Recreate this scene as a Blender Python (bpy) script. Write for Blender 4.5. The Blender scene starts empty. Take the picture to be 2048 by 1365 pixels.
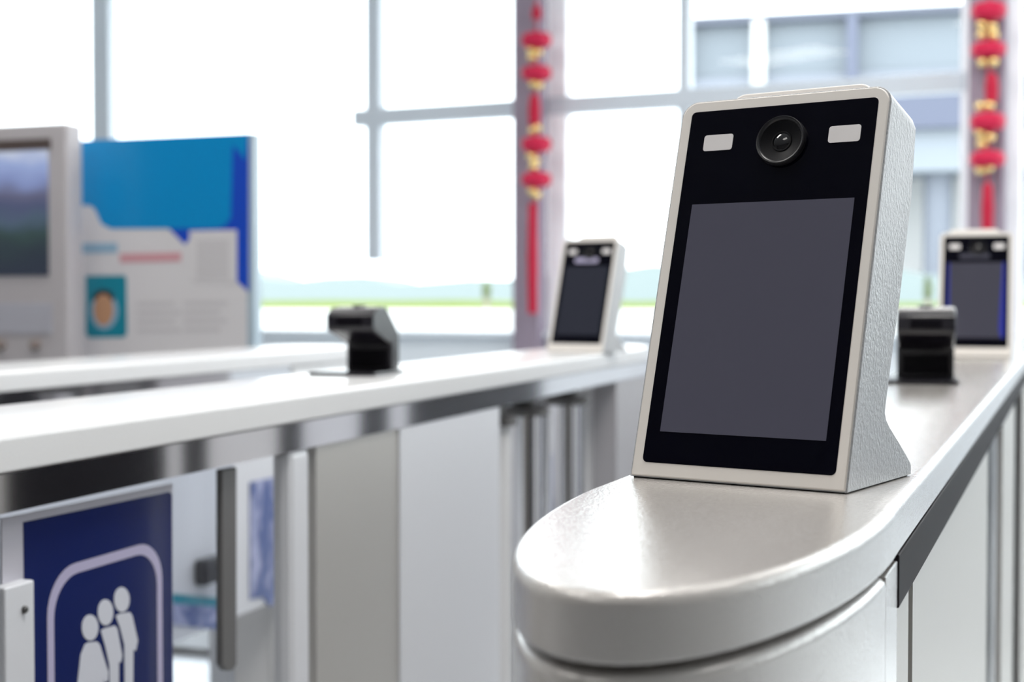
import bpy, bmesh, math, random
from mathutils import Vector, Matrix
random.seed(7)
S = bpy.context.scene
COL = S.collection
R = math.radians

# ------------------------------------------------------------------ camera
CZ = 1.1185                      # eye height, just above the one metre high gate tops
F_PX = 2844.0                    # 50 mm lens on a 36 mm wide frame
PITCH = math.atan(77.5 / F_PX)   # tilted down a little
cam_d = bpy.data.cameras.new('camera')
cam = bpy.data.objects.new('camera', cam_d)
COL.objects.link(cam)
cam.location = (0, 0, CZ)
cam.rotation_euler = (math.pi / 2 - PITCH, 0, 0)
cam_d.sensor_width = 36.0
cam_d.lens = F_PX / 2048 * 36.0
cam_d.clip_start = 0.02
cam_d.clip_end = 500
cam_d.dof.use_dof = True
cam_d.dof.focus_distance = 0.95
cam_d.dof.aperture_fstop = 6.3
S.camera = cam

# ------------------------------------------------------------------ sky, lamps, exposure
W = bpy.data.worlds.new('sky')
S.world = W
W.use_nodes = True
bg = W.node_tree.nodes['Background']
bg.inputs[0].default_value = (0.93, 0.97, 1.0, 1)
bg.inputs[1].default_value = 4.2
S.view_settings.view_transform = 'Standard'
S.view_settings.look = 'None'
S.view_settings.exposure = 0.0
S.view_settings.gamma = 1.0
S.view_settings.use_curve_mapping = False

def lamp(name, loc, size, energy, color=(1, 0.97, 0.93), rot=(0, 0, 0)):
    d = bpy.data.lights.new(name, 'AREA')
    d.shape = 'RECTANGLE'
    d.size, d.size_y = size
    d.energy = energy
    d.color = color
    o = bpy.data.objects.new(name, d)
    COL.objects.link(o)
    o.location = loc
    o.rotation_euler = rot
    return o

# rows of ceiling lamps over the gates and over the hall behind the camera
for x, y, e in [(-1.7, 1.4, 60), (0.6, 1.2, 110), (2.6, 1.6, 40), (-1.7, 4.2, 50), (0.9, 4.2, 50), (3.2, 4.4, 40), (-1.2, 6.6, 85), (1.8, 6.4, 85), (4.2, 5.6, 40), (-1.4, -0.6, 20)]:
    lamp('ceiling_lamp', (x, y, 3.52), (1.2, 0.6), e * 0.52)

# ------------------------------------------------------------------ pixel rays onto real planes (2048 x 1365 frame)
def ray(px, py):
    a = (px - 1024) / F_PX
    b = (682.5 - py) / F_PX
    return Vector((a, math.cos(PITCH) + b * math.sin(PITCH), -math.sin(PITCH) + b * math.cos(PITCH)))

EYE = Vector((0, 0, CZ))

class Frame:
    """A yawed ground frame: local x runs to the right, local y away from the viewer."""
    def __init__(s, x, y, yaw_deg, z=0.0):
        s.o = Vector((x, y, z)); s.a = R(yaw_deg)
        s.rx = Vector((math.cos(s.a), -math.sin(s.a), 0)); s.ry = Vector((math.sin(s.a), math.cos(s.a), 0))
    def w(s, x, y, z=0.0):
        return s.o + s.rx * x + s.ry * y + Vector((0, 0, z))
    def on_y(s, px, py, y0):            # point seen at px,py on the local plane y = y0  ->  local (x, z)
        r = ray(px, py); n = s.ry
        p = EYE + r * ((s.o + n * y0 - EYE).dot(n) / r.dot(n))
        d = p - s.o
        return d.dot(s.rx), d.z
    def on_x(s, px, py, x0):            # same on the local plane x = x0  ->  local (y, z)
        r = ray(px, py); n = s.rx
        p = EYE + r * ((s.o + n * x0 - EYE).dot(n) / r.dot(n))
        d = p - s.o
        return d.dot(s.ry), d.z

# ------------------------------------------------------------------ materials
MATS = {}
def mat(name, color, rough=0.5, metal=0.0, spec=0.5, coat=0.0, bump=None, emit=None, emit_s=0.0, coat_rough=0.05):
    m = bpy.data.materials.new(name); m.use_nodes = True
    nt = m.node_tree; b = nt.nodes['Principled BSDF']
    b.inputs['Base Color'].default_value = (*color, 1)
    b.inputs['Roughness'].default_value = rough
    b.inputs['Metallic'].default_value = metal
    b.inputs['Specular IOR Level'].default_value = spec
    b.inputs['Coat Weight'].default_value = coat
    b.inputs['Coat Roughness'].default_value = coat_rough
    if emit:
        b.inputs['Emission Color'].default_value = (*emit, 1)
        b.inputs['Emission Strength'].default_value = emit_s
    if bump:
        scale, strength, dist, stretch = bump
        tc = nt.nodes.new('ShaderNodeTexCoord'); mp = nt.nodes.new('ShaderNodeMapping')
        nz = nt.nodes.new('ShaderNodeTexNoise'); bp = nt.nodes.new('ShaderNodeBump')
        mp.inputs['Scale'].default_value = stretch
        nz.inputs['Scale'].default_value = scale; nz.inputs['Detail'].default_value = 3.0
        nz.inputs['Roughness'].default_value = 0.55
        bp.inputs['Strength'].default_value = strength; bp.inputs['Distance'].default_value = dist
        nt.links.new(tc.outputs['Object'], mp.inputs[0]); nt.links.new(mp.outputs[0], nz.inputs['Vector'])
        nt.links.new(nz.outputs['Fac'], bp.inputs['Height'])
        nt.links.new(bp.outputs[0], b.inputs['Normal']); nt.links.new(bp.outputs[0], b.inputs['Coat Normal'])
    MATS[name] = m
    return m

mat('powder_coat', (0.57, 0.543, 0.52), 0.15, metal=0.08, spec=0.5, coat=0.8, coat_rough=0.10, bump=(420, 0.42, 0.0010, (1, 1, 1)))
mat('white_paint', (0.78, 0.78, 0.79), 0.22, spec=0.5, bump=(300, 0.25, 0.0010, (1, 1, 1)))
mat('cream_plastic', (0.92, 0.875, 0.825), 0.45, spec=0.4)
mat('grained_plastic', (0.52, 0.53, 0.55), 0.33, spec=0.5, bump=(640, 0.9, 0.0012, (1, 1, 0.5)))
mat('black_glass', (0.002, 0.002, 0.006), 0.06, spec=0.12)
mat('screen_off', (0.02, 0.02, 0.026), 0.12, spec=0.3, emit=(0.041, 0.040, 0.056), emit_s=1.0)
mat('screen_dim', (0.01, 0.01, 0.014), 0.12, spec=0.3, emit=(0.016, 0.018, 0.027), emit_s=1.0)
mat('screen_blue', (0.01, 0.01, 0.05), 0.12, spec=0.3, emit=(0.02, 0.03, 0.30), emit_s=1.0)
mat('fill_light', (0.86, 0.83, 0.83), 0.35)
mat('lens_ring', (0.013, 0.013, 0.016), 0.35)
mat('lens_cone', (0.006, 0.006, 0.008), 0.45, spec=0.15)
mat('lens_glass', (0.006, 0.006, 0.008), 0.04, spec=0.8)
mat('black_plastic', (0.010, 0.009, 0.014), 0.25, spec=0.5)
mat('black_gloss', (0.006, 0.0055, 0.008), 0.25, spec=0.08)
mat('dark_steel', (0.055, 0.05, 0.055), 0.14, metal=1.0)
mat('mirror_steel', (0.78, 0.76, 0.77), 0.07, metal=1.0)
mat('strip_dark_reflection', (0.03, 0.026, 0.029), 0.5, spec=0.03)  # near gate's steel strip, its dark reflection put into the base colour
mat('brushed_steel', (0.56, 0.54, 0.51), 0.42, metal=0.55)
mat('chrome', (0.72, 0.72, 0.74), 0.07, metal=1.0)
mat('grey_steel', (0.17, 0.165, 0.165), 0.4, metal=0.3)
mat('dark_gap', (0.015, 0.015, 0.015), 0.7)
mat('panel_grey', (0.42, 0.41, 0.43), 0.5)
mat('pale_panel', (0.74, 0.755, 0.8), 0.4)
mat('acrylic_white', (0.62, 0.61, 0.68), 0.15)
mat('sign_blue', (0.012, 0.022, 0.12), 0.15, spec=0.5, coat=0.4)
mat('sign_lavender', (0.50, 0.47, 0.66), 0.3)
mat('sign_white', (0.68, 0.70, 0.78), 0.3)
mat('steel_bolt', (0.12, 0.12, 0.12), 0.4, metal=0.8)
mat('board_white', (0.72, 0.70, 0.72), 0.35)
mat('board_cyan', (0.0, 0.27, 0.62), 0.3)
mat('board_royal', (0.01, 0.07, 0.55), 0.3)
mat('board_sky', (0.30, 0.47, 0.62), 0.4)
mat('board_pink', (0.66, 0.34, 0.38), 0.4)
mat('board_teal', (0.0, 0.24, 0.34), 0.4)
mat('board_edge', (0.42, 0.52, 0.60), 0.2)
mat('board_text', (0.62, 0.6, 0.62), 0.5)
mat('skin_print', (0.55, 0.30, 0.17), 0.5)
mat('hair_print', (0.02, 0.025, 0.03), 0.5)
mat('kiosk_white', (0.48, 0.455, 0.475), 0.4)
mat('kiosk_grey', (0.46, 0.46, 0.52), 0.4)
mat('kiosk_brown', (0.10, 0.075, 0.07), 0.5)
mat('knob_brown', (0.27, 0.22, 0.20), 0.5)
mat('mullion', (0.55, 0.6, 0.66), 0.4)
mat('mullion_white', (0.9, 0.91, 0.95), 0.4)
mat('column_mauve', (0.26, 0.215, 0.275), 0.6)
mat('lantern_red', (0.5, 0, 0.045), 0.7)
mat('tassel_red', (0.42, 0.0, 0.03), 0.8)
mat('gold', (0.82, 0.62, 0.26), 0.25, metal=0.9)
mat('floor_tile', (0.52, 0.54, 0.56), 0.12)
mat('wall_paint', (0.70, 0.68, 0.66), 0.8)
mat('wall_dark', (0.22, 0.21, 0.21), 0.7)
mat('ceiling_paint', (0.80, 0.80, 0.80), 0.9)
mat('sill_paint', (0.78, 0.84, 0.9), 0.5)
mat('plaza', (0.75, 0.75, 0.75), 0.8)
mat('parapet', (0.7, 0.7, 0.69), 0.8)
mat('grass', (0.21, 0.265, 0.08), 0.9)
mat('hill_teal', (0.24, 0.285, 0.285), 0.9)
mat('bush', (0.145, 0.185, 0.046), 0.9)
mat('bush_dark', (0.02, 0.05, 0.05), 0.9)
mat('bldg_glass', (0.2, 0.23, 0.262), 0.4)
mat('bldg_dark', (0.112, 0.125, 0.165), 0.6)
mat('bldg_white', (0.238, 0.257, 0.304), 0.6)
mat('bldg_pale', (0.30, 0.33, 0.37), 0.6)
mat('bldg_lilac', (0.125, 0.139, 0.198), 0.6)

def pane_material():
    m = bpy.data.materials.new('window_glass'); m.use_nodes = True
    nt = m.node_tree; nt.nodes.remove(nt.nodes['Principled BSDF'])
    t = nt.nodes.new('ShaderNodeBsdfTransparent'); g = nt.nodes.new('ShaderNodeBsdfGlossy')
    t.inputs[0].default_value = (0.96, 0.98, 0.98, 1); g.inputs['Roughness'].default_value = 0.02
    lw = nt.nodes.new('ShaderNodeLayerWeight'); pw = nt.nodes.new('ShaderNodeMath'); pw.operation = 'POWER'; pw.inputs[1].default_value = 5.0
    fr = nt.nodes.new('ShaderNodeMath'); fr.operation = 'MULTIPLY_ADD'; fr.inputs[1].default_value = 0.5; fr.inputs[2].default_value = 0.012
    nt.links.new(lw.outputs['Facing'], pw.inputs[0]); nt.links.new(pw.outputs[0], fr.inputs[0])
    mx = nt.nodes.new('ShaderNodeMixShader')
    nt.links.new(fr.outputs[0], mx.inputs[0]); nt.links.new(t.outputs[0], mx.inputs[1]); nt.links.new(g.outputs[0], mx.inputs[2])
    nt.links.new(mx.outputs[0], nt.nodes['Material Output'].inputs[0])
    MATS['window_glass'] = m
pane_material()

def clear_acrylic():
    m = MATS['window_glass'].copy(); m.name = 'clear_acrylic'
    for n in m.node_tree.nodes:
        if n.type == 'BSDF_TRANSPARENT': n.inputs[0].default_value = (0.90, 0.92, 0.95, 1)
    MATS['clear_acrylic'] = m
clear_acrylic()

def picture_material():
    """The landscape picture on the kiosk's display: pale sky, violet hills, dark trees."""
    m = mat('kiosk_picture', (0.02, 0.02, 0.03), 0.2)
    nt = m.node_tree; b = nt.nodes['Principled BSDF']
    tc = nt.nodes.new('ShaderNodeTexCoord'); sp = nt.nodes.new('ShaderNodeSeparateXYZ')
    nz = nt.nodes.new('ShaderNodeTexNoise'); nz.inputs['Scale'].default_value = 4.0
    ma = nt.nodes.new('ShaderNodeMath'); ma.operation = 'MULTIPLY_ADD'; ma.inputs[1].default_value = 0.30
    cr = nt.nodes.new('ShaderNodeValToRGB'); e = cr.color_ramp.elements
    e[0].position = 0.0; e[0].color = (0.02, 0.028, 0.045, 1)
    e[1].position = 1.0; e[1].color = (0.62, 0.68, 0.82, 1)
    for p, c in ((0.20, (0.022, 0.035, 0.045)), (0.34, (0.03, 0.06, 0.055)), (0.46, (0.07, 0.11, 0.16)), (0.56, (0.075, 0.09, 0.17)),
                 (0.68, (0.13, 0.135, 0.22)), (0.76, (0.24, 0.30, 0.55)), (0.90, (0.34, 0.43, 0.72))):
        k = e.new(p); k.color = (*c, 1)
    nt.links.new(tc.outputs['Generated'], sp.inputs[0]); nt.links.new(tc.outputs['Generated'], nz.inputs['Vector'])
    sb = nt.nodes.new('ShaderNodeMath'); sb.operation = 'SUBTRACT'; sb.inputs[1].default_value = 0.15
    nt.links.new(nz.outputs['Fac'], ma.inputs[0]); nt.links.new(sp.outputs['Z'], sb.inputs[0]); nt.links.new(sb.outputs[0], ma.inputs[2])
    nt.links.new(ma.outputs[0], cr.inputs[0])
    nt.links.new(cr.outputs[0], b.inputs['Emission Color']); b.inputs['Emission Strength'].default_value = 0.85
picture_material()

def mottled_material():
    """A blue printed picture of figures on the far gate wing."""
    m = mat('mottled_print', (0.1, 0.12, 0.3), 0.3)
    nt = m.node_tree; b = nt.nodes['Principled BSDF']
    tc = nt.nodes.new('ShaderNodeTexCoord'); nz = nt.nodes.new('ShaderNodeTexNoise'); nz.inputs['Scale'].default_value = 4.5
    cr = nt.nodes.new('ShaderNodeValToRGB'); e = cr.color_ramp.elements
    e[0].position = 0.40; e[0].color = (0.06, 0.10, 0.30, 1); e[1].position = 0.64; e[1].color = (0.42, 0.45, 0.68, 1)
    nt.links.new(tc.outputs['Generated'], nz.inputs['Vector']); nt.links.new(nz.outputs['Fac'], cr.inputs[0]); nt.links.new(cr.outputs[0], b.inputs['Base Color'])
mottled_material()

# ------------------------------------------------------------------ mesh helpers
class MB:
    def __init__(s): s.bm = bmesh.new(); s.mi = 0; s.names = []
    def use(s, name):
        if name not in s.names: s.names.append(name)
        s.mi = s.names.index(name); return s
    def face(s, pts):
        f = s.bm.faces.new([s.bm.verts.new(p) for p in pts]); f.material_index = s.mi; return f
    def box(s, x0, x1, y0, y1, z0, z1, bev=0.0, seg=2):
        v = [s.bm.verts.new((x, y, z)) for x in (x0, x1) for y in (y0, y1) for z in (z0, z1)]
        fs = []
        for q in ((0, 1, 3, 2), (4, 6, 7, 5), (0, 4, 5, 1), (2, 3, 7, 6), (0, 2, 6, 4), (1, 5, 7, 3)):
            f = s.bm.faces.new([v[i] for i in q]); f.material_index = s.mi; fs.append(f)
        if bev:
            ed = list({e for f in fs for e in f.edges})
            r = bmesh.ops.bevel(s.bm, geom=ed, offset=bev, segments=seg, profile=0.5, affect='EDGES')
            for f in r['faces']: f.material_index = s.mi
        return s
    def loft(s, rings, cap0=True, cap1=True):
        vs = [[s.bm.verts.new(p) for p in r] for r in rings]
        n = len(rings[0])
        for a, b in zip(vs, vs[1:]):
            for i in range(n):
                f = s.bm.faces.new((a[i], a[(i + 1) % n], b[(i + 1) % n], b[i])); f.material_index = s.mi; f.smooth = True
        if cap0: f = s.bm.faces.new(vs[0][::-1]); f.material_index = s.mi
        if cap1: f = s.bm.faces.new(vs[-1]); f.material_index = s.mi
        return s
    def lathe(s, prof, c=(0, 0, 0), n=24, axis='z', cap=True):
        rings = []
        for r, h in prof:
            ring = []
            for i in range(n):
                t = 2 * math.pi * i / n; a, b = r * math.cos(t), r * math.sin(t)
                ring.append((c[0] + a, c[1] + b, c[2] + h) if axis == 'z' else (c[0] + a, c[1] - h, c[2] + b))
            rings.append(ring)
        return s.loft(rings, cap, cap)
    def prism_yz(s, prof, x0, x1):       # profile in (y, z) pushed along x
        return s.loft([[(x0, y, z) for y, z in prof], [(x1, y, z) for y, z in prof]])
    def plate_xz(s, pts, y0, y1):        # outline in (x, z) given a thickness along y
        return s.loft([[(x, y1, z) for x, z in pts], [(x, y0, z) for x, z in pts]])
    def plate_yz(s, pts, x0, x1):
        return s.loft([[(x0, y, z) for y, z in pts], [(x1, y, z) for y, z in pts]])
    def build(s, name, m=None, parent=None, bevel=0.0, seg=2, smooth=False, angle=30):
        bmesh.ops.recalc_face_normals(s.bm, faces=s.bm.faces)
        me = bpy.data.meshes.new(name)
        if smooth:
            for f in s.bm.faces: f.smooth = True
        s.bm.to_mesh(me); s.bm.free()
        for k in (s.names or [m]): me.materials.append(MATS[k])
        if smooth or any(p.use_smooth for p in me.polygons):
            me.set_sharp_from_angle(angle=R(angle))
        o = bpy.data.objects.new(name, me); COL.objects.link(o)
        if parent is not None: o.parent = parent
        if bevel:
            b = o.modifiers.new('bevel', 'BEVEL'); b.width = bevel; b.segments = seg; b.limit_method = 'ANGLE'; b.angle_limit = R(35)
        return o

def rrect(x0, x1, z0, z1, r, n=5):
    pts = []
    for cx, cz, a0 in ((x1 - r, z1 - r, 0), (x0 + r, z1 - r, 90), (x0 + r, z0 + r, 180), (x1 - r, z0 + r, 270)):
        for i in range(n + 1):
            a = R(a0 + 90 * i / n); pts.append((cx + r * math.cos(a), cz + r * math.sin(a)))
    return pts

def thing(name, label, cat, fr, group=None):
    o = bpy.data.objects.new(name, None); COL.objects.link(o)
    o.empty_display_size = 0.05
    o.location = fr.o; o.rotation_euler = (0, 0, -fr.a)
    o['label'] = label; o['category'] = cat
    if group: o['group'] = group
    return o

def tag(o, label, cat, group=None, kind=None):
    if label: o['label'] = label
    if cat: o['category'] = cat
    if group: o['group'] = group
    if kind: o['kind'] = kind
    return o

def place(o, fr):
    o.location = fr.o; o.rotation_euler = (0, 0, -fr.a); return o

def structure(o, fr=None):
    o['kind'] = 'structure'
    if fr: place(o, fr)
    return o

# ------------------------------------------------------------------ frames of reference
MAIN_A, LEFT_A = 21.5, 18.3
_m = Frame(0, 0, MAIN_A); _l = Frame(0, 0, LEFT_A)
MC = -0.1905                                   # lateral centre line of the near gate
f_main = Frame(*_m.w(MC, 0).xy, MAIN_A)        # local y still counts from the viewer
LC, LHW = -0.955, 0.12
f_left = Frame(*_l.w(LC, 0).xy, LEFT_A)
TC, THW = -1.715, 0.125
f_third = Frame(*_l.w(TC, 0).xy, LEFT_A)

WALL_A, WALL_D = 24.0, 8.5
f_wall = Frame(math.sin(R(WALL_A)) * WALL_D, math.cos(R(WALL_A)) * WALL_D, WALL_A)

# ------------------------------------------------------------------ the room
m = MB(); m.box(-9, 6, -7.5, 0.2, -0.1, 0.0)
structure(m.build('floor', 'floor_tile'), f_wall)['label'] = 'pale polished hall floor'
m = MB(); m.box(-9, 6, -13.5, 0.2, 3.6, 3.7)
structure(m.build('ceiling', 'ceiling_paint'), f_wall)
m = MB(); m.box(-9, 6, -13.5, -7.5, -0.1, 0.0)
structure(m.build('floor', 'floor_tile'), f_wall)
m = MB(); m.box(-9, 6, -13.6, -13.4, 0, 3.6)
structure(m.build('wall_rear', 'wall_dark'), f_wall)
m = MB(); m.box(-9.1, -8.9, -13.5, 0.0, 0, 3.6)
structure(m.build('wall_left', 'wall_paint'), f_wall)
m = MB(); m.box(5.9, 6.1, -13.5, -3.2, 0, 3.6); m.box(5.9, 6.1, -3.2, -0.8, 0, 0.8); m.box(5.9, 6.1, -3.2, -0.8, 3.0, 3.6); m.box(5.9, 6.1, -0.8, 0.0, 0, 3.6)
structure(m.build('wall_right', 'wall_paint'), f_wall)
m = MB(); m.box(5.99, 6.01, -3.2, -0.8, 0.8, 3.0)
structure(m.build('window_9', 'window_glass'), f_wall)

def wx(px): return f_wall.on_y(px, 605, 0)[0]
def wz(px, py): return f_wall.on_y(px, py, 0)[1]
SILL = wz(900, 662)
m = MB(); m.box(-9, 6, -0.05, 0.15, 0, SILL - 0.03); m.box(-9, 6, -0.12, 0.18, SILL - 0.03, SILL)
structure(m.build('wall_back', 'sill_paint'), f_wall)

TR0, TR1 = wz(900, 244), wz(900, 210)
def upright(name, p0, p1, z0, z1, m_, y0=-0.05, y1=0.05):
    b = MB(); b.box(wx(p0), wx(p1), y0, y1, z0, z1, 0.006)
    return structure(b.build(name, m_), f_wall)
upright('trim_1', 194, 230, SILL, 3.6, 'mullion')
upright('trim_2', 739, 767, wz(750, 522), 3.6, 'mullion')
upright('trim_3', 1100, 1139, SILL, 3.6, 'mullion_white')
upright('trim_4', 1359, 1381, SILL, 3.6, 'mullion')
upright('trim_5', 1920, 1942, SILL, 3.6, 'mullion_white')
upright('trim_6', 2010, 2042, SILL, 3.6, 'mullion_white')
b = MB(); b.box(wx(714), wx(1930), -0.06, 0.04, TR0, TR1, 0.006)
structure(b.build('trim_7', 'mullion'), f_wall)
upright('wall_column_left', 1050, 1101, 0, 3.6, 'column_mauve', -0.20, -0.05)
upright('wall_column_right', 1941, 2011, 0, 3.6, 'column_mauve', -0.20, -0.05)
xs = [-8.9, wx(212), wx(753), wx(1120), wx(1370), wx(1931), wx(2026), 5.9]
for i, (a, c) in enumerate(zip(xs, xs[1:])):
    b = MB(); b.box(a, c, -0.004, 0.004, SILL, 3.6)
    structure(b.build('window_%d' % (i + 1), 'window_glass'), f_wall)

# ------------------------------------------------------------------ outdoors
b = MB(); b.box(-60, 60, 0.3, 90, -0.3, -0.15)
structure(b.build('floor_outside', 'plaza'), f_wall)
f_out = Frame(f_wall.w(0, 9).x, f_wall.w(0, 9).y, 8)
def oz(py, y, px=900): return f_out.on_y(px, py, y)[1]
b = MB(); b.box(-30, 30, 0, 0.3, -0.15, oz(619, 0), 0.02)
structure(b.build('wall_outside', 'parapet'), f_out)
rn = random.Random(3)
b = MB()
pts = [(-40, -0.15)]
for i in range(81): pts.append((-40 + i, oz(603, 6) + rn.uniform(-0.03, 0.03)))
pts.append((40, -0.15))
b.plate_xz(pts, 6, 9)
tag(place(b.build('grass_bank', 'grass'), f_out), 'bright green grass bank beyond the white outdoor wall', 'grass', kind='stuff')
b = MB(); pts = [(-120, -0.15)]
for i in range(121): pts.append((-120 + 2 * i, oz(545, 60) + 0.5 * math.sin(i * 0.35) + rn.uniform(-0.3, 0.3)))
pts.append((120, -0.15))
b.plate_xz(pts, 60, 70)
tag(place(b.build('distant_hill', 'hill_teal'), f_out), 'hazy pale teal tree line on the horizon outside', 'hills', kind='stuff')

def shrub(name, label, px, py0, py1, y, m_, wpx):
    x0, z0 = f_out.on_y(px, py1, y); x1, z1 = f_out.on_y(px + wpx, py0, y)
    fr = Frame(*f_out.w(x0, y).xy, 8, -0.15)
    root = thing(name, label, 'shrub', fr)
    t = MB(); t.lathe([(0.05, 0), (0.035, z0 + 0.25)], n=10); t.build('trunk', 'knob_brown', root, smooth=True)
    bm = bmesh.new()
    rr = random.Random(name + str(px))
    w_, h_ = (x1 - x0) * 0.5, (z1 - z0) * 0.5
    for k in range(260):
        a, e, q = rr.uniform(0, 6.283), rr.uniform(-1, 1), rr.uniform(0.4, 1) ** 0.5
        c = Vector((w_ * q * math.cos(a) * (1 - e * e) ** .5, w_ * q * math.sin(a) * (1 - e * e) ** .5, (z0 + z1) / 2 + 0.15 + h_ * q * e))
        u = Vector((rr.gauss(0, 1), rr.gauss(0, 1), rr.gauss(0, 1))).normalized(); v = u.orthogonal().normalized()
        s_ = 0.14 * max(w_, h_)
        bm.faces.new([bm.verts.new(c + d) for d in (u * s_, v * s_ * .5, -u * s_, -v * s_ * .5)])
    mb = MB(); mb.bm = bm; mb.build('foliage', m_, root)
    return root
shrub('shrub', 'small yellow-green shrub on the bank left of the middle terminal', 973, 560, 605, 5, 'bush', 16)
shrub('shrub', 'small yellow-green shrub outside, above the right card reader', 1855, 552, 608, 5, 'bush', 16)
shrub('tree', 'dark tree outside at the right edge behind the far terminal', 2066, 470, 588, 4, 'bush_dark', 28)['category'] = 'tree'

# office building across the plaza, seen through the right-hand windows
f_b = Frame(f_wall.w(0, 84).x, f_wall.w(0, 84).y, 15)
def bx(px, py): return f_b.on_y(px, py, 0)
root = thing('office_building', 'grey-blue building with a flat roof seen through the right windows', 'building', f_b)
xl = bx(1364, 100)[0]; xr = bx(2300, 100)[0]
zt = bx(1660, 27)[1]; z1 = bx(1660, 42)[1]; z2 = bx(1660, 150)[1]; z3 = bx(1660, 170)[1]; z4 = bx(1660, 262)[1]; z5 = bx(1660, 345)[1]
b = MB(); b.box(xl, xr, -1.0, 12, z1, zt); b.build('roof_edge', 'bldg_dark', root)
b = MB(); b.box(xl, xr, 0, 12, z2, z1); b.build('window_band', 'bldg_glass', root)
b = MB(); b.box(xl, xr, -0.6, 12, z3, z2); b.build('ledge', 'bldg_white', root)
b = MB(); b.box(xl, xr, -0.3, 12, z4, z3); b.build('fascia', 'bldg_lilac', root)
b = MB(); b.box(xl, xr, 0.6, 12, z5, z4); b.build('soffit_band', 'bldg_pale', root)
b = MB(); b.box(xl, xr, 6, 12, -0.15, z5); b.build('ground_floor_wall', 'parapet', root)
for p0, p1, m_ in ((1365, 1380, 'bldg_dark'), (1508, 1533, 'parapet'), (1695, 1716, 'bldg_lilac')):
    b = MB(); b.box(bx(p0, 100)[0], bx(p1, 100)[0], -1.4, 0, z3, z1); b.build('post', m_, root)
for p in (1400, 1560, 1720, 1880, 2040):
    x = bx(p, 300)[0]; b = MB(); b.lathe([(0.9, -0.15), (0.9, z5)], (x, 3, 0), 16); b.build('pillar', 'bldg_white', root)

# ------------------------------------------------------------------ gate cabinets
def outline(hw, ya, yb, yc, yd, n=2.0, shear=0.0, k=28):
    """Stadium seen from above: nose tip at ya, straight from yb to yc, far tip at yd (yd == yc: square end)."""
    pts = []
    for i in range(k + 1):                       # near nose, left to right
        t = math.pi * (1 - i / k)
        c, s = math.cos(t), math.sin(t)
        x = hw * math.copysign(abs(c) ** (2 / n), c); dy = (yb - ya) * abs(s) ** (2 / n)
        pts.append((x + shear * dy, yb - dy))
    if yd > yc:
        for i in range(k + 1):
            t = math.pi * i / k
            c, s = math.cos(t), math.sin(t)
            pts.append((hw * math.copysign(abs(c) ** (2 / n), c), yc + (yd - yc) * abs(s) ** (2 / n)))
    else:
        pts += [(hw, yc), (-hw, yc)]
    return pts

def lid(root, hw, ya, yb, yc, yd, z0, z1, m_, rad=0.0065, **kw):
    rings = [[(x, y, z0) for x, y in outline(hw - 0.0015, ya + 0.0015, yb, yc, yd - 0.0015, **kw)],
             [(x, y, z0 + 0.0015) for x, y in outline(hw, ya, yb, yc, yd, **kw)],
             [(x, y, z0 + 0.0024) for x, y in outline(hw, ya, yb, yc, yd, **kw)],
             [(x, y, z1 - rad - 0.0009) for x, y in outline(hw, ya, yb, yc, yd, **kw)]]
    for i in range(7):
        a = math.pi / 2 * i / 6; o = rad * (1 - math.cos(a))
        rings.append([(x, y, z1 - rad + rad * math.sin(a)) for x, y in outline(hw - o, ya + o, yb, yc, yd - o, **kw)])
    b = MB(); b.loft(rings)
    return b.build('lid', m_, root, angle=50)

def nose(root, hw, ya, yb, yc, z0, z1, m_, **kw):
    def cut(o):                                  # outline squared off at yc
        full = [q for q in outline(hw - o, ya + o, yb, yb + .2, yb + .2, **kw)[:-2] if q[1] < yc - 0.002]
        a, c = outline(hw - o, ya + o, yb, yb + .2, yb + .2, **kw), full
        def xat(side):
            pts_ = [q for q in a if (q[0] > 0) == side]
            lo = max((q for q in pts_ if q[1] <= yc), key=lambda q: q[1]); hi = min((q for q in pts_ if q[1] > yc), key=lambda q: q[1])
            return lo[0] + (hi[0] - lo[0]) * (yc - lo[1]) / (hi[1] - lo[1])
        return [(xat(False), yc)] + full + [(xat(True), yc)]
    rings = [[(x, y, z0) for x, y in cut(0)]]
    rad = 0.005
    rings.append([(x, y, z1 - rad - 0.0009) for x, y in cut(0)])
    for i in range(5):
        a = math.pi / 2 * i / 4; o = rad * (1 - math.cos(a))
        rings.append([(x, y, z1 - rad + rad * math.sin(a)) for x, y in cut(o)])
    b = MB(); b.loft(rings)
    return b.build('nose_panel', m_, root, angle=50)

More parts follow.
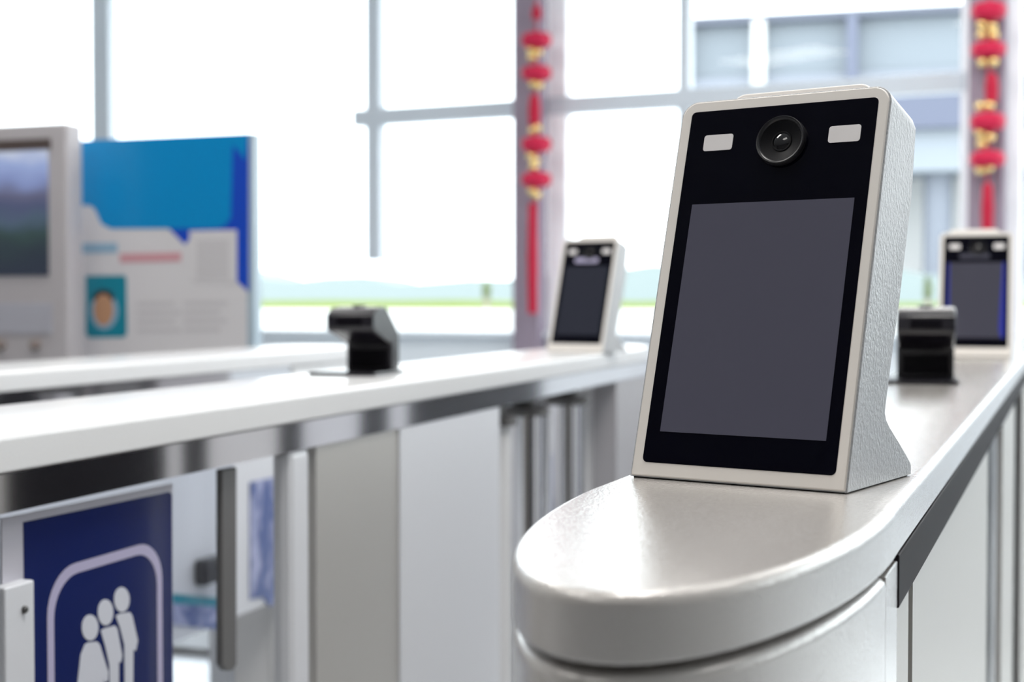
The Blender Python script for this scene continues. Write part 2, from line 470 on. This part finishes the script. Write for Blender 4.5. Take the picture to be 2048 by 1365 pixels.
# --- near gate, right
g = thing('gate_cabinet', 'white rounded gate cabinet in the right foreground carrying the large face terminal', 'gate', f_main)
SH = 0.03
lid(g, 0.0965, 0.549, 0.862, 5.40, 5.65, 0.970, 1.0, 'powder_coat', shear=SH)
nose(g, 0.0958, 0.5495, 0.862, 0.806, 0.0, 0.9655, 'powder_coat', shear=SH)
b = MB(); b.box(-0.088, 0.088, 0.80, 5.5, 0.935, 0.9702); b.build('core', 'dark_gap', g)
for s in (-1, 1):
    b = MB(); b.box(min(s * .09, s * .0957), max(s * .09, s * .0957), 0.808, 0.863, 0.0, 0.9655, 0.0008); b.build('end_strip', 'powder_coat', g)
    b = MB(); b.box(min(s * .089, s * .0965), max(s * .089, s * .0965), 0.866, 5.5, 0.9365, 0.9685, 0.0008); b.build('side_strip', 'strip_dark_reflection', g)
    b = MB(); b.box(min(s * .06, s * .0925), max(s * .06, s * .0925), 0.866, 0.958, 0.0, 0.9362); b.build('side_panel', 'brushed_steel', g)
    b = MB(); b.box(min(s * .06, s * .0925), max(s * .06, s * .0925), 0.985, 1.90, 0.0, 0.9362); b.build('side_panel', 'brushed_steel', g)
    for y0, y1, m_ in (((2.32, 2.82, 'brushed_steel'), (3.3, 5.5, 'brushed_steel')) if s > 0 else ((1.90, 2.425, 'black_gloss'), (2.425, 2.49, 'white_paint'), (2.49, 2.60, 'black_gloss'), (2.60, 2.95, 'white_paint'), (2.95, 3.09, 'black_gloss'), (3.09, 3.47, 'pale_panel'), (3.47, 3.70, 'black_gloss'), (3.70, 3.86, 'pale_panel'), (3.86, 5.5, 'black_gloss'))):  # left side: unseen panels added and spaced to reflect in the middle gate's strip
        b = MB(); b.box(min(s * .085, s * .0925), max(s * .085, s * .0925), y0 + .001, y1 - .001, 0.0, 0.9362); b.build('added_dark_panel' if m_ == 'black_gloss' else 'side_panel', m_, g)
for y0, y1 in ((0.80, 1.90), (2.32, 2.82), (3.3, 5.5)):
    b = MB(); b.box(-0.06, 0.06, y0, y1, 0.0, 0.9362); b.build('inner_frame', 'white_paint', g)
for y in (2.02, 2.20):
    b = MB(); b.lathe([(0.038, 0), (0.038, 0.9362)], (0.03, y, 0), 32); b.build('post', 'chrome', g)
b = MB(); b.box(-0.005, 0.005, 2.82, 3.3, 0.35, 0.93); b.build('barrier_wing', 'clear_acrylic', g)

# --- middle gate, left
g = thing('gate_cabinet', 'long white gate cabinet across the middle left, card reader and terminal on top', 'gate', f_left)
lid(g, LHW, 0.40, 0.72, 3.60, 3.90, 0.9645, 1.0, 'white_paint')
nose(g, LHW - .001, 0.40, 0.72, 0.70, 0, 0.960, 'white_paint')
b = MB(); b.box(-LHW + .01, LHW - .01, 0.72, 3.75, 0.928, 0.9646); b.build('core', 'dark_gap', g)
for s in (-1, 1):
    def sb(y0, y1, z0, z1, name, m_, a=.06, c=LHW - .002, bev=0.0):
        q = MB(); q.box(min(s * a, s * c), max(s * a, s * c), y0, y1, z0, z1, bev); return q.build(name, m_, g)
    sb(0.755, 3.70, 0.928, 0.9635, 'side_strip', 'mirror_steel', LHW - .008, LHW)
    sb(0.755, 0.98, 0, 0.9305, 'side_panel', 'brushed_steel')
    if s > 0:
        sb(1.627, 1.69, 0, 0.9305, 'corner_post', 'pale_panel', LHW - .03, bev=0.012)
        sb(1.708, 1.986, 0, 0.9305, 'side_panel', 'brushed_steel', LHW - .03, c=LHW - .004)
    sb(1.987 if s > 0 else 2.14, 2.455, 0, 0.9305, 'side_panel', 'pale_panel', c=LHW - .001)
    sb(3.334, 3.72, 0, 0.9305, 'side_panel', 'panel_grey')
for y0, y1, xa in ((0.70, 0.98, -.06), (2.14, 2.45, -.06), (3.34, 3.72, -.06)):
    b = MB(); b.box(xa, .06, y0, y1, 0, 0.9305); b.build('inner_frame', 'white_paint', g)
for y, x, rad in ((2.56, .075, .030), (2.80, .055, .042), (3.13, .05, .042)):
    b = MB(); b.lathe([(rad, 0), (rad, 0.885)], (x, y, 0), 36); p_ = b.build('post', 'white_paint' if y < 2.6 else 'chrome', g)  # first post: white colour stands in for the window reflected in chrome
    b = MB(); b.lathe([(rad + .012, 0.885), (rad + .012, 0.902), (rad * .6, .905), (rad * .6, 0.931)], (x, y, 0), 36); b.build('flange', 'grey_steel', p_)

# the barrier wing standing open along the cabinet, with its printed sign
f_sign = f_left
XS = LHW - 0.02
w = MB(); y0, zt = f_sign.on_x(6, 1030, XS); y1, _z = f_sign.on_x(470, 950, XS)
w.plate_yz([(y0, 0.3), (y1, 0.3), (y1, 0.929), (y0, 0.929)], XS - 0.010, XS - 0.002)
wing = w.build('barrier_wing', 'clear_acrylic', g)
b = MB(); b.plate_yz([f_sign.on_x(*q, XS) for q in ((440, 940), (470, 934), (470, 1330), (462, 1342), (448, 1342), (440, 1330))], XS - 0.006, XS + 0.003)
b.build('edge_bar', 'grey_steel', wing, bevel=0.002)
b = MB()
def sg(*q): return [f_sign.on_x(px, py, XS) for px, py in q]
def lay(pts, k): b.plate_yz(pts, XS - 0.002, XS + 0.0006 * k)
b.use('acrylic_white'); lay(sg((4, 1038), (345, 968), (348, 2250), (8, 2250)), 0)
b.use('sign_blue'); lay(sg((46, 1045), (338, 984), (343, 990), (349, 2200), (62, 2200)), 1)
# frame: a rounded band
def round_band(outer, rr, wid):
    out = []
    (xa, za), (xb, zb) = outer
    return rrect(xa, xb, za, zb, rr, 8), rrect(xa + wid, xb - wid, za + wid, zb - wid, rr - wid * .6, 8)
ya_, za_ = f_sign.on_x(92, 1200, XS); yb_, zb_ = f_sign.on_x(322, 1088, XS); zb_ = f_sign.on_x(205, 1115, XS)[1]
zb_ = (f_sign.on_x(130, 1130, XS)[1] + f_sign.on_x(290, 1088, XS)[1]) / 2
o_, i_ = round_band(((ya_, 0.40), (yb_, zb_)), 0.045, 0.0105)
b.use('sign_lavender')
n_ = len(o_)
for k in range(n_):
    q = [o_[k], o_[(k + 1) % n_], i_[(k + 1) % n_], i_[k]]
    b.face([(XS + 0.0012, y, z) for y, z in q])
b.use('sign_white')
def disc(px, py, ra, rb, k=2):
    pts = []
    for i in range(24):
        t = 2 * math.pi * i / 24; pts.append((px + ra * math.cos(t), py + rb * math.sin(t)))
    lay(sg(*pts), k)
disc(242, 1200, 15.5, 25); disc(209.5, 1225.5, 15.5, 26); disc(178.5, 1256, 16.5, 26)
lay(sg((230, 1233), (238, 1228), (258, 1225), (263, 1232), (274, 1282), (270, 1302), (265, 1300), (264, 1500), (249, 1500), (247, 1290), (238, 1255)), 2)
lay(sg((200, 1262), (206, 1258), (228, 1252), (233, 1258), (243, 1312), (240, 1326), (236, 1324), (236, 1500), (219, 1500), (217, 1330), (208, 1290)), 2)
lay(sg((168, 1290), (174, 1286), (192, 1284), (198, 1290), (215, 1345), (214, 1362), (208, 1366), (205, 1356), (212, 1500), (148, 1500), (153, 1370), (160, 1310)), 2)
b.build('printed_sign', None, wing)
f_ = f_sign
ya_, z_ = f_.on_x(9, 1172, LHW - .004); yb_, _q = f_.on_x(69, 1165, LHW - .004)
b = MB(); b.box(XS, LHW - .004, ya_, yb_, 0.0, (z_ + _q) / 2, 0.002); cl = b.build('clamp_post', 'pale_panel', g)
yc_, zc_ = f_.on_x(48, 1220, LHW - .004)
b = MB(); b.bm.verts.ensure_lookup_table()
b.loft([[(LHW - .006 + h, yc_ + r_ * math.cos(t), zc_ + r_ * math.sin(t)) for t in [2 * math.pi * i / 16 for i in range(16)]] for r_, h in ((0.0036, 0), (0.0036, 0.004), (0.0024, 0.0052))])
b.build('bolt', 'steel_bolt', cl)

# --- far gate, behind on the left
g = thing('gate_cabinet', 'farthest white gate cabinet at left, in front of the kiosk and blue board', 'gate', f_third)
lid(g, THW, 0.9, 1.2, 3.46, 3.58, 0.9645, 1.0, 'white_paint')
nose(g, THW - .001, 0.9, 1.2, 1.19, 0, 0.960, 'white_paint')
b = MB(); b.box(-THW + .01, THW - .01, 1.2, 3.30, 0.928, 0.9646); b.build('core', 'dark_gap', g)
for s in (-1, 1):
    sb(1.2, 3.1, 0.931, 0.9635, 'side_strip', 'mirror_steel', THW - .008, THW)
    sb(3.12, 3.53, 0, 0.963, 'side_panel', 'white_paint', .05, THW - .006, 0.01)
    sb(1.2, 2.0, 0, 0.9305, 'side_panel', 'white_paint')
for y0, y1, zt in ((3.13, 3.52, .963), (1.21, 1.99, .9305)):
    b = MB(); b.box(-.05, .05, y0, y1, 0, zt); b.build('inner_frame', 'white_paint', g)
XT = THW - 0.02
b = MB(); b.plate_yz([(2.05, .40), (3.09, .40), (3.09, .928), (2.05, .928)], XT - .01, XT - .002); wing = b.build('barrier_wing', 'pale_panel', g)
b = MB(); b.plate_yz([f_third.on_x(*q, XT) for q in ((500, 965), (571, 950), (571, 1190), (540, 1215), (525, 1195), (500, 1200))], XT - .001, XT + .001); b.build('printed_sign', 'mottled_print', wing)
b = MB()
b.use('board_teal'); b.plate_yz([f_third.on_x(*q, XT) for q in ((345, 1188), (445, 1198), (445, 1216), (345, 1208))], XT - .001, XT + .001)
b.use('mottled_print'); b.plate_yz([f_third.on_x(*q, XT) for q in ((345, 1208), (445, 1216), (445, 1262), (345, 1250))], XT - .001, XT + .001)
b.build('striped_sticker', None, wing)
y_, z_ = f_third.on_x(402, 1142, XT)
b = MB(); b.box(XT, XT + .03, y_ - .03, y_ + .05, z_ - .028, z_ + .028, .006); b.build('lock_box', 'black_plastic', wing)

# ------------------------------------------------------------------ face terminals
TILT = R(16.4)
def terminal(fr, label, screen, mb_=0.0100, glow=False, plate=False, speaker=False):
    """Origin at the front left bottom corner; x along the front, y away from the viewer."""
    Wd, T = 0.1537, 0.046
    H = 0.2614 + mb_
    root = thing('face_terminal', label, 'terminal', fr, None)
    st, ct = math.sin(TILT), math.cos(TILT)
    def fp(t, d=0.0): return (t * st + d * ct, t * ct - d * st)       # up the face by t, into the body by d
    # housing: side profile, then lofted with rounded top corners
    prof = [fp(0), fp(H)]
    top_b = fp(H, 0.050)
    prof += [fp(H + .0, 0.046), fp(H - 0.004, 0.050)]
    a0 = prof[-1]; w_ = (0.0655, 0.0455)
    prof += [(0.1135, 0.188), (0.092, 0.1205)]
    prof += [(0.0735, 0.0705), (0.0665, 0.050), w_, (0.0675, 0.0410), (0.0745, 0.0352), (0.0945, 0.0224), (0.1140, 0.0090), (0.1166, 0.0065), (0.1166, 0.0)]
    b = MB()
    # build slices along x; near each side the top corner drops on a quarter circle
    rc = 0.012
    xsl = [0.0]
    xsl += [rc * (1 - math.cos(math.pi / 2 * i / 6)) for i in range(1, 7)]
    xsl += [Wd - rc * (1 - math.cos(math.pi / 2 * i / 6)) for i in range(6, -1, -1)]
    rings = []
    for x in xsl:
        e = min(x, Wd - x)
        drop = 0.0 if e >= rc else rc - math.sqrt(max(0.0, rc * rc - (rc - e) ** 2))
        ring = []
        for k, (y, z) in enumerate(prof):
            if k in (1, 2): ring.append((x, y - drop * st, z - drop * ct))
            elif k == 3: ring.append((x, y - drop * .7 * st, z - drop * .7 * ct))
            else: ring.append((x, y, z))
        rings.append(ring)
    b.use('grained_plastic'); b.loft(rings)
    ho = b.build('housing', None, root, bevel=0.0016, seg=3, angle=40)
    # the smooth cream front of the housing
    def on_face(pts, d0, d1):
        r0 = []; r1 = []
        for x, t in pts:
            y, z = fp(t, d1); r0.append((x, y, z)); y, z = fp(t, d0); r1.append((x, y, z))
        return [r0, r1]
    def pl(pts, d0, d1, name, m_, parent, bev=0.0):
        q = MB(); q.loft(on_face(pts, d0, d1)); return q.build(name, m_, parent, bevel=bev)
    pts = rrect(0.0012, Wd - 0.0012, 0.0008, H - 0.001, 0.0115, 8)
    pts = [(x, (t if t > 0.02 else (0.0008))) for x, t in pts]
    pl([(0.0012, 0.0008)] + [(Wd - .0012, 0.0008)] + [p for p in pts if p[1] > 0.02], -0.0012, 0.004, 'front_frame', 'cream_plastic', ho, 0.0008)
    g0 = mb_; g1 = H - 0.0085
    gl = pl(rrect(0.0085, 0.1455, g0, g1, 0.0035), -0.0016, 0.002, 'front_glass', 'black_glass', root, 0.0003)
    # the screen keeps its distance from the glass edges
    s0, s1 = g0 + 0.0215, g0 + 0.1830
    if plate: s1 = g0 + 0.1915
    sc = pl([(0.0190, s0), (0.1368, s0), (0.1368, s1), (0.0190, s1)], -0.0019, -0.0008, 'screen', 'screen_blue' if glow else screen, root)
    if glow:
        pl([(0.0245, s0), (0.1305, s0), (0.1265, s0 + .02), (0.1325, s1), (0.0220, s1)], -0.0022, -0.0012, 'display_area', screen, sc)
    for x in (0.0213, 0.1136):
        pl(rrect(x, x + 0.0222, g0 + 0.2225, g0 + 0.2343, 0.002), -0.0019, -0.0008, 'fill_light', 'fill_light', root)
    # lens: flared ring, recess and domed glass
    cx, tq = 0.0806, g0 + 0.2258
    def ring_face(prof2, name, m_, parent, cap=False, c=(cx, tq), n=40):
        q = MB(); rings = []
        for r_, d in prof2:
            rg = []
            for i in range(n):
                t = 2 * math.pi * i / n
                y, z = fp(c[1] + r_ * math.sin(t), d); rg.append((c[0] + r_ * math.cos(t), y, z))
            rings.append(rg)
        q.loft(rings, False, cap); return q.build(name, m_, parent, smooth=True, angle=50)
    rg = ring_face([(0.0176, -0.001), (0.0174, -0.0056), (0.0169, -0.0063), (0.0160, -0.0062), (0.0152, -0.0054), (0.0146, -0.0044)], 'lens_ring', 'lens_ring', root)
    ring_face([(0.0147, -0.0046), (0.0120, -0.0036), (0.0090, -0.0026), (0.0074, -0.0022), (0.0071, -0.0028), (0.0064, -0.0028), (0.0060, -0.0023)], 'lens_cone', 'lens_cone', rg)
    ring_face([(0.0061, -0.0022), (0.0050, -0.0027), (0.0035, -0.0031), (0.0018, -0.0033), (0.0004, -0.0034)], 'lens_dome', 'lens_glass', rg, True)
    if speaker:
        pl(rrect(0.042, 0.106, g0 + 0.2005, g0 + 0.2125, 0.005), -0.0020, -0.0008, 'sticker', 'sign_lavender' if speaker == 1 else 'screen_off', root)
    # mounting hump on the back, its rounded top just above the housing
    q = MB(); rings = []
    for d, ins in ((0.0, 0.0), (0.010, 0.0), (0.014, 0.004)):
        rings.append([(x, fp(t, 0.040 + d)[0], fp(t, 0.040 + d)[1]) for x, t in rrect(0.0155 + ins, 0.1255 - ins, 0.15 + ins, H + 0.022 - ins, 0.012, 8)])
    q.loft(rings); q.build('mounting_plate', 'cream_plastic', root, bevel=0.001)
    # foot gasket
    q = MB(); q.box(0.002, Wd - .002, 0.0015, 0.115, -0.0009, 0.0004); q.build('foot_gasket', 'dark_gap', root)
    return root

TOP = 1.0009
terminal(Frame(0.080, 0.9606, 34.6, TOP), 'large white face terminal with round camera lens in the right foreground', 'screen_off')
p = _l.w(-0.985, 3.24); terminal(Frame(p.x, p.y, 33, TOP), 'small distant white face terminal beside the left red lantern string', 'screen_dim', 0.020, plate=True, speaker=1)
p = _m.w(-0.272, 3.20); terminal(Frame(p.x, p.y, 20, TOP), 'distant white face terminal with blue screen edges at the right edge', 'screen_off', 0.021, glow=True, plate=True, speaker=2)

# ------------------------------------------------------------------ card readers
def reader(fr, label, hwid=0.041):
    root = thing('card_reader', label, 'card reader', fr, None)
    q = MB(); q.box(-0.071, 0.046, 0.0, 0.125, 0, 0.006, 0.001); q.build('base_plate', 'black_plastic', root)
    prof = [(0.082, 0.005), (0.082, 0.050), (0.070, 0.0525), (0.008, 0.072), (0.004, 0.077), (0.004, 0.097), (0.008, 0.101), (0.022, 0.109), (0.030, 0.111), (0.056, 0.112), (0.064, 0.108), (0.112, 0.068), (0.114, 0.062), (0.114, 0.005)]
    q = MB(); q.prism_yz(prof, -hwid, hwid); bd = q.build('body', 'black_plastic', root, bevel=0.003, seg=3, angle=20)
    q = MB(); q.lathe([(0.012, 0), (0.011, 0.0035), (0.006, 0.004)], (0, 0.042, 0.1105), 24); q.build('button', 'black_plastic', bd, smooth=True)
    q = MB(); q.box(-0.022, 0.022, 0.0035, 0.006, 0.080, 0.094, .0008); q.build('scan_window', 'black_gloss', bd)
    q = MB(); q.box(-hwid + .008, hwid - .008, 0.079, 0.083, 0.012, 0.040, .0008); q.build('lower_panel', 'black_gloss', bd)
    return root
reader(Frame(-0.2617, 2.273, 18, 1.0003), 'black card reader on the middle left gate cabinet')
reader(Frame(0.593, 2.037, 16, 1.0003), 'black card reader behind the large face terminal on the right gate')

# ------------------------------------------------------------------ info board and kiosk
_q = ray(140, 605); f_board = Frame(_q.x / _q.y * 4.75, 4.75, 19)
g = thing('info_board', 'white information board with bright blue printed top behind the far gate', 'board', f_board)
def bp(px, py): return f_board.on_y(px, py, 0)
xl = bp(128, 500)[0]; xr = bp(500, 300)[0]; ztop = bp(500, 266)[1]; zb = 0.0
q = MB(); q.box(xl, xr + .012, 0.002, 0.05, 0.35, ztop, 0.003); q.build('panel', 'board_edge', g)
q = MB(); q.box(xl + .05, xr - .05, -.1, 0.16, 0.0, 0.02, .004); q.box(xl + .1, xl + .16, 0.01, 0.045, 0.02, 0.36); q.box(xr - .16, xr - .1, 0.01, 0.045, 0.02, 0.36); q.build('stand', 'grey_steel', g)
q = MB()
def blay(mm, k, *pts): q.use(mm); q.plate_xz([bp(*s) for s in pts], -0.0006 * k, 0.002)
def btop(px): return 282 - 16 * (px - 140) / 360.0
blay('board_white', 0, (140, btop(140)), (494, btop(494)), (494, 780), (150, 780))
blay('board_royal', 1, (320, 440), (320, btop(320)), (497, btop(497)), (497, 584), (472, 562), (472, 470), (385, 470), (370, 490))
blay('board_cyan', 2, (136, btop(136)), (466, btop(466)), (462, 436), (450, 452), (430, 457), (222, 458), (203, 448), (190, 418), (180, 411), (138, 411))
blay('board_cyan', 2, (466, btop(466)), (497, btop(497)), (490, 320), (476, 300), (464, 290))
blay('board_sky', 2, (143, 487), (235, 486), (235, 506), (144, 508))
blay('board_pink', 2, (240, 508), (362, 505), (362, 523), (240, 526))
blay('board_white', 3, (379, 462), (474, 460), (474, 566), (386, 566))
blay('board_text', 4, (394, 480), (458, 479), (458, 558), (394, 559))
card = [(172, 552), (250, 551), (253, 558), (254, 668), (248, 675), (178, 676), (172, 668)]
blay('board_teal', 3, *card)
def boval(mm, k, cx, cy, ra, rb): blay(mm, k, *[(cx + ra * math.cos(2 * math.pi * i / 20), cy + rb * math.sin(2 * math.pi * i / 20)) for i in range(20)])
boval('board_sky', 4, 209, 622, 28, 38)
boval('hair_print', 5, 208, 595, 21, 16)
boval('skin_print', 6, 208, 620, 20, 32)
for r_ in range(4):
    blay('board_text', 2, (275, 604 + 18 * r_), (350 + 12 * (r_ % 2), 603 + 18 * r_), (350 + 12 * (r_ % 2), 612 + 18 * r_), (275, 613 + 18 * r_))
    blay('board_text', 2, (368, 602 + 18 * r_), (455 - 14 * (r_ % 2), 601 + 18 * r_), (455 - 14 * (r_ % 2), 610 + 18 * r_), (368, 611 + 18 * r_))
q.build('printed_poster', None, g)

_q = ray(75, 605); f_kiosk = Frame(_q.x / _q.y * 4.55, 4.55, 19)
g = thing('kiosk', 'white kiosk with a landscape picture on its display at the left edge', 'kiosk', f_kiosk)
def kp(px, py): return f_kiosk.on_y(px, py, 0)
x0 = kp(-330, 300)[0]; x1 = kp(131, 300)[0]; zt = kp(100, 246)[1]
q = MB(); q.box(x0, x1 + .004, 0.0, 0.085, 0, zt, 0.012, 4); body = q.build('body', 'kiosk_white', g, smooth=True)
q = MB(); q.box(kp(-330, 290)[0] + .04, kp(102, 290)[0], -0.004, 0.004, kp(50, 301)[1], kp(50, 279)[1], .001); q.build('slot', 'kiosk_brown', g)
q = MB(); q.box(x0 + .04, kp(97, 400)[0], -0.006, 0.004, kp(50, 552)[1], kp(50, 302)[1], .002); q.build('display', 'kiosk_picture', g)
q = MB(); q.box(x0 + .04, kp(105, 640)[0], -0.006, 0.004, kp(50, 668)[1], kp(50, 606)[1], .002); q.build('lower_panel', 'kiosk_grey', g)
for px in (4, 74):
    kx, kz = kp(px, 690)
    q = MB(); q.lathe([(0.016, 0), (0.016, 0.02), (0.012, 0.026)], (kx, 0, kz), 20, axis='y'); q.build('knob', 'knob_brown', g, smooth=True)

# ------------------------------------------------------------------ lantern strings
def lantern_string(label, px, wpx, lanterns, beads, tassels, last, ytop=-40):
    xw = wx(px); y = -0.30
    fr = Frame(*f_wall.w(0, 0).xy, WALL_A)
    x_, _z = f_wall.on_y(px, 300, y)
    base = Frame(*f_wall.w(x_, y).xy, WALL_A)
    root = thing('lantern_string', label, 'lantern string', base)
    sc = (f_wall.on_y(px + wpx / 2, 300, y)[0] - f_wall.on_y(px - wpx / 2, 300, y)[0]) / 2
    def z(py): return f_wall.on_y(px, py, y)[1]
    q = MB(); q.lathe([(0.006, z(last[1])), (0.006, 3.6)], n=8); q.build('cord', 'tassel_red', root)
    for a, c in lanterns:
        zc, hh = (z(a) + z(c)) / 2, abs(z(a) - z(c)) / 2
        q = MB(); rings = []; n = 32
        for i in range(9):
            e = -1 + 2 * i / 8; rr_ = sc * max(0.25, (1 - abs(e) ** 3.6) ** 0.5 if abs(e) < 1 else 0.25)
            rings.append([(rr_ * (1 + .03 * math.cos(8 * 2 * math.pi * k / n)) * math.cos(2 * math.pi * k / n), rr_ * (1 + .03 * math.cos(8 * 2 * math.pi * k / n)) * math.sin(2 * math.pi * k / n), zc + hh * e) for k in range(n)])
        q.loft(rings); q.build('lantern', 'lantern_red', root, smooth=True, angle=60)
    for dx, py in beads:
        q = MB(); rb = sc * 0.29
        q.lathe([(rb * math.sin(math.pi * i / 8) + 1e-4, -rb * math.cos(math.pi * i / 8)) for i in range(9)], (dx * sc, -rb * .9, z(py)), 14); q.build('gold_bead', 'gold', root, smooth=True)
    for a, c, wf, dx in tassels:
        q = MB(); q.lathe([(sc * wf * .45, z(a)), (sc * wf * .8, z(a) - .02), (sc * wf, z((a + c) / 2)), (sc * wf * .9, z(c))], (dx * sc, 0, 0), 14); q.build('tassel', 'tassel_red', root, smooth=True)
    return root
lantern_string('left red and gold lantern string, hanging in front of the middle column', 1073, 56,
    [(64, 97), (130, 163), (272, 306), (343, 376)],
    [(-.25, 101), (.2, 106), (-.2, 115), (-.1, 168), (.25, 172), (-.15, 262), (.15, 258), (-.3, 312), (0, 322), (-.1, 334), (-.2, 382), (.1, 390)],
    [(10, 38, .35, 0), (188, 252, .42, -.15), (405, 628, .36, -.28)], (1, 620))
lantern_string('right red and gold lantern string, hanging above the far terminal with blue edges', 1975, 70,
    [(2, 42), (82, 118), (224, 264), (300, 337)],
    [(-.35, 50), (.2, 56), (-.35, 70), (.3, 73), (-.3, 125), (.3, 125), (-.4, 213), (.1, 213), (-.4, 267), (-.3, 288), (.15, 276), (-.35, 340), (.1, 336)],
    [(146, 205, .4, .2), (366, 470, .36, .02)], (1, 460))
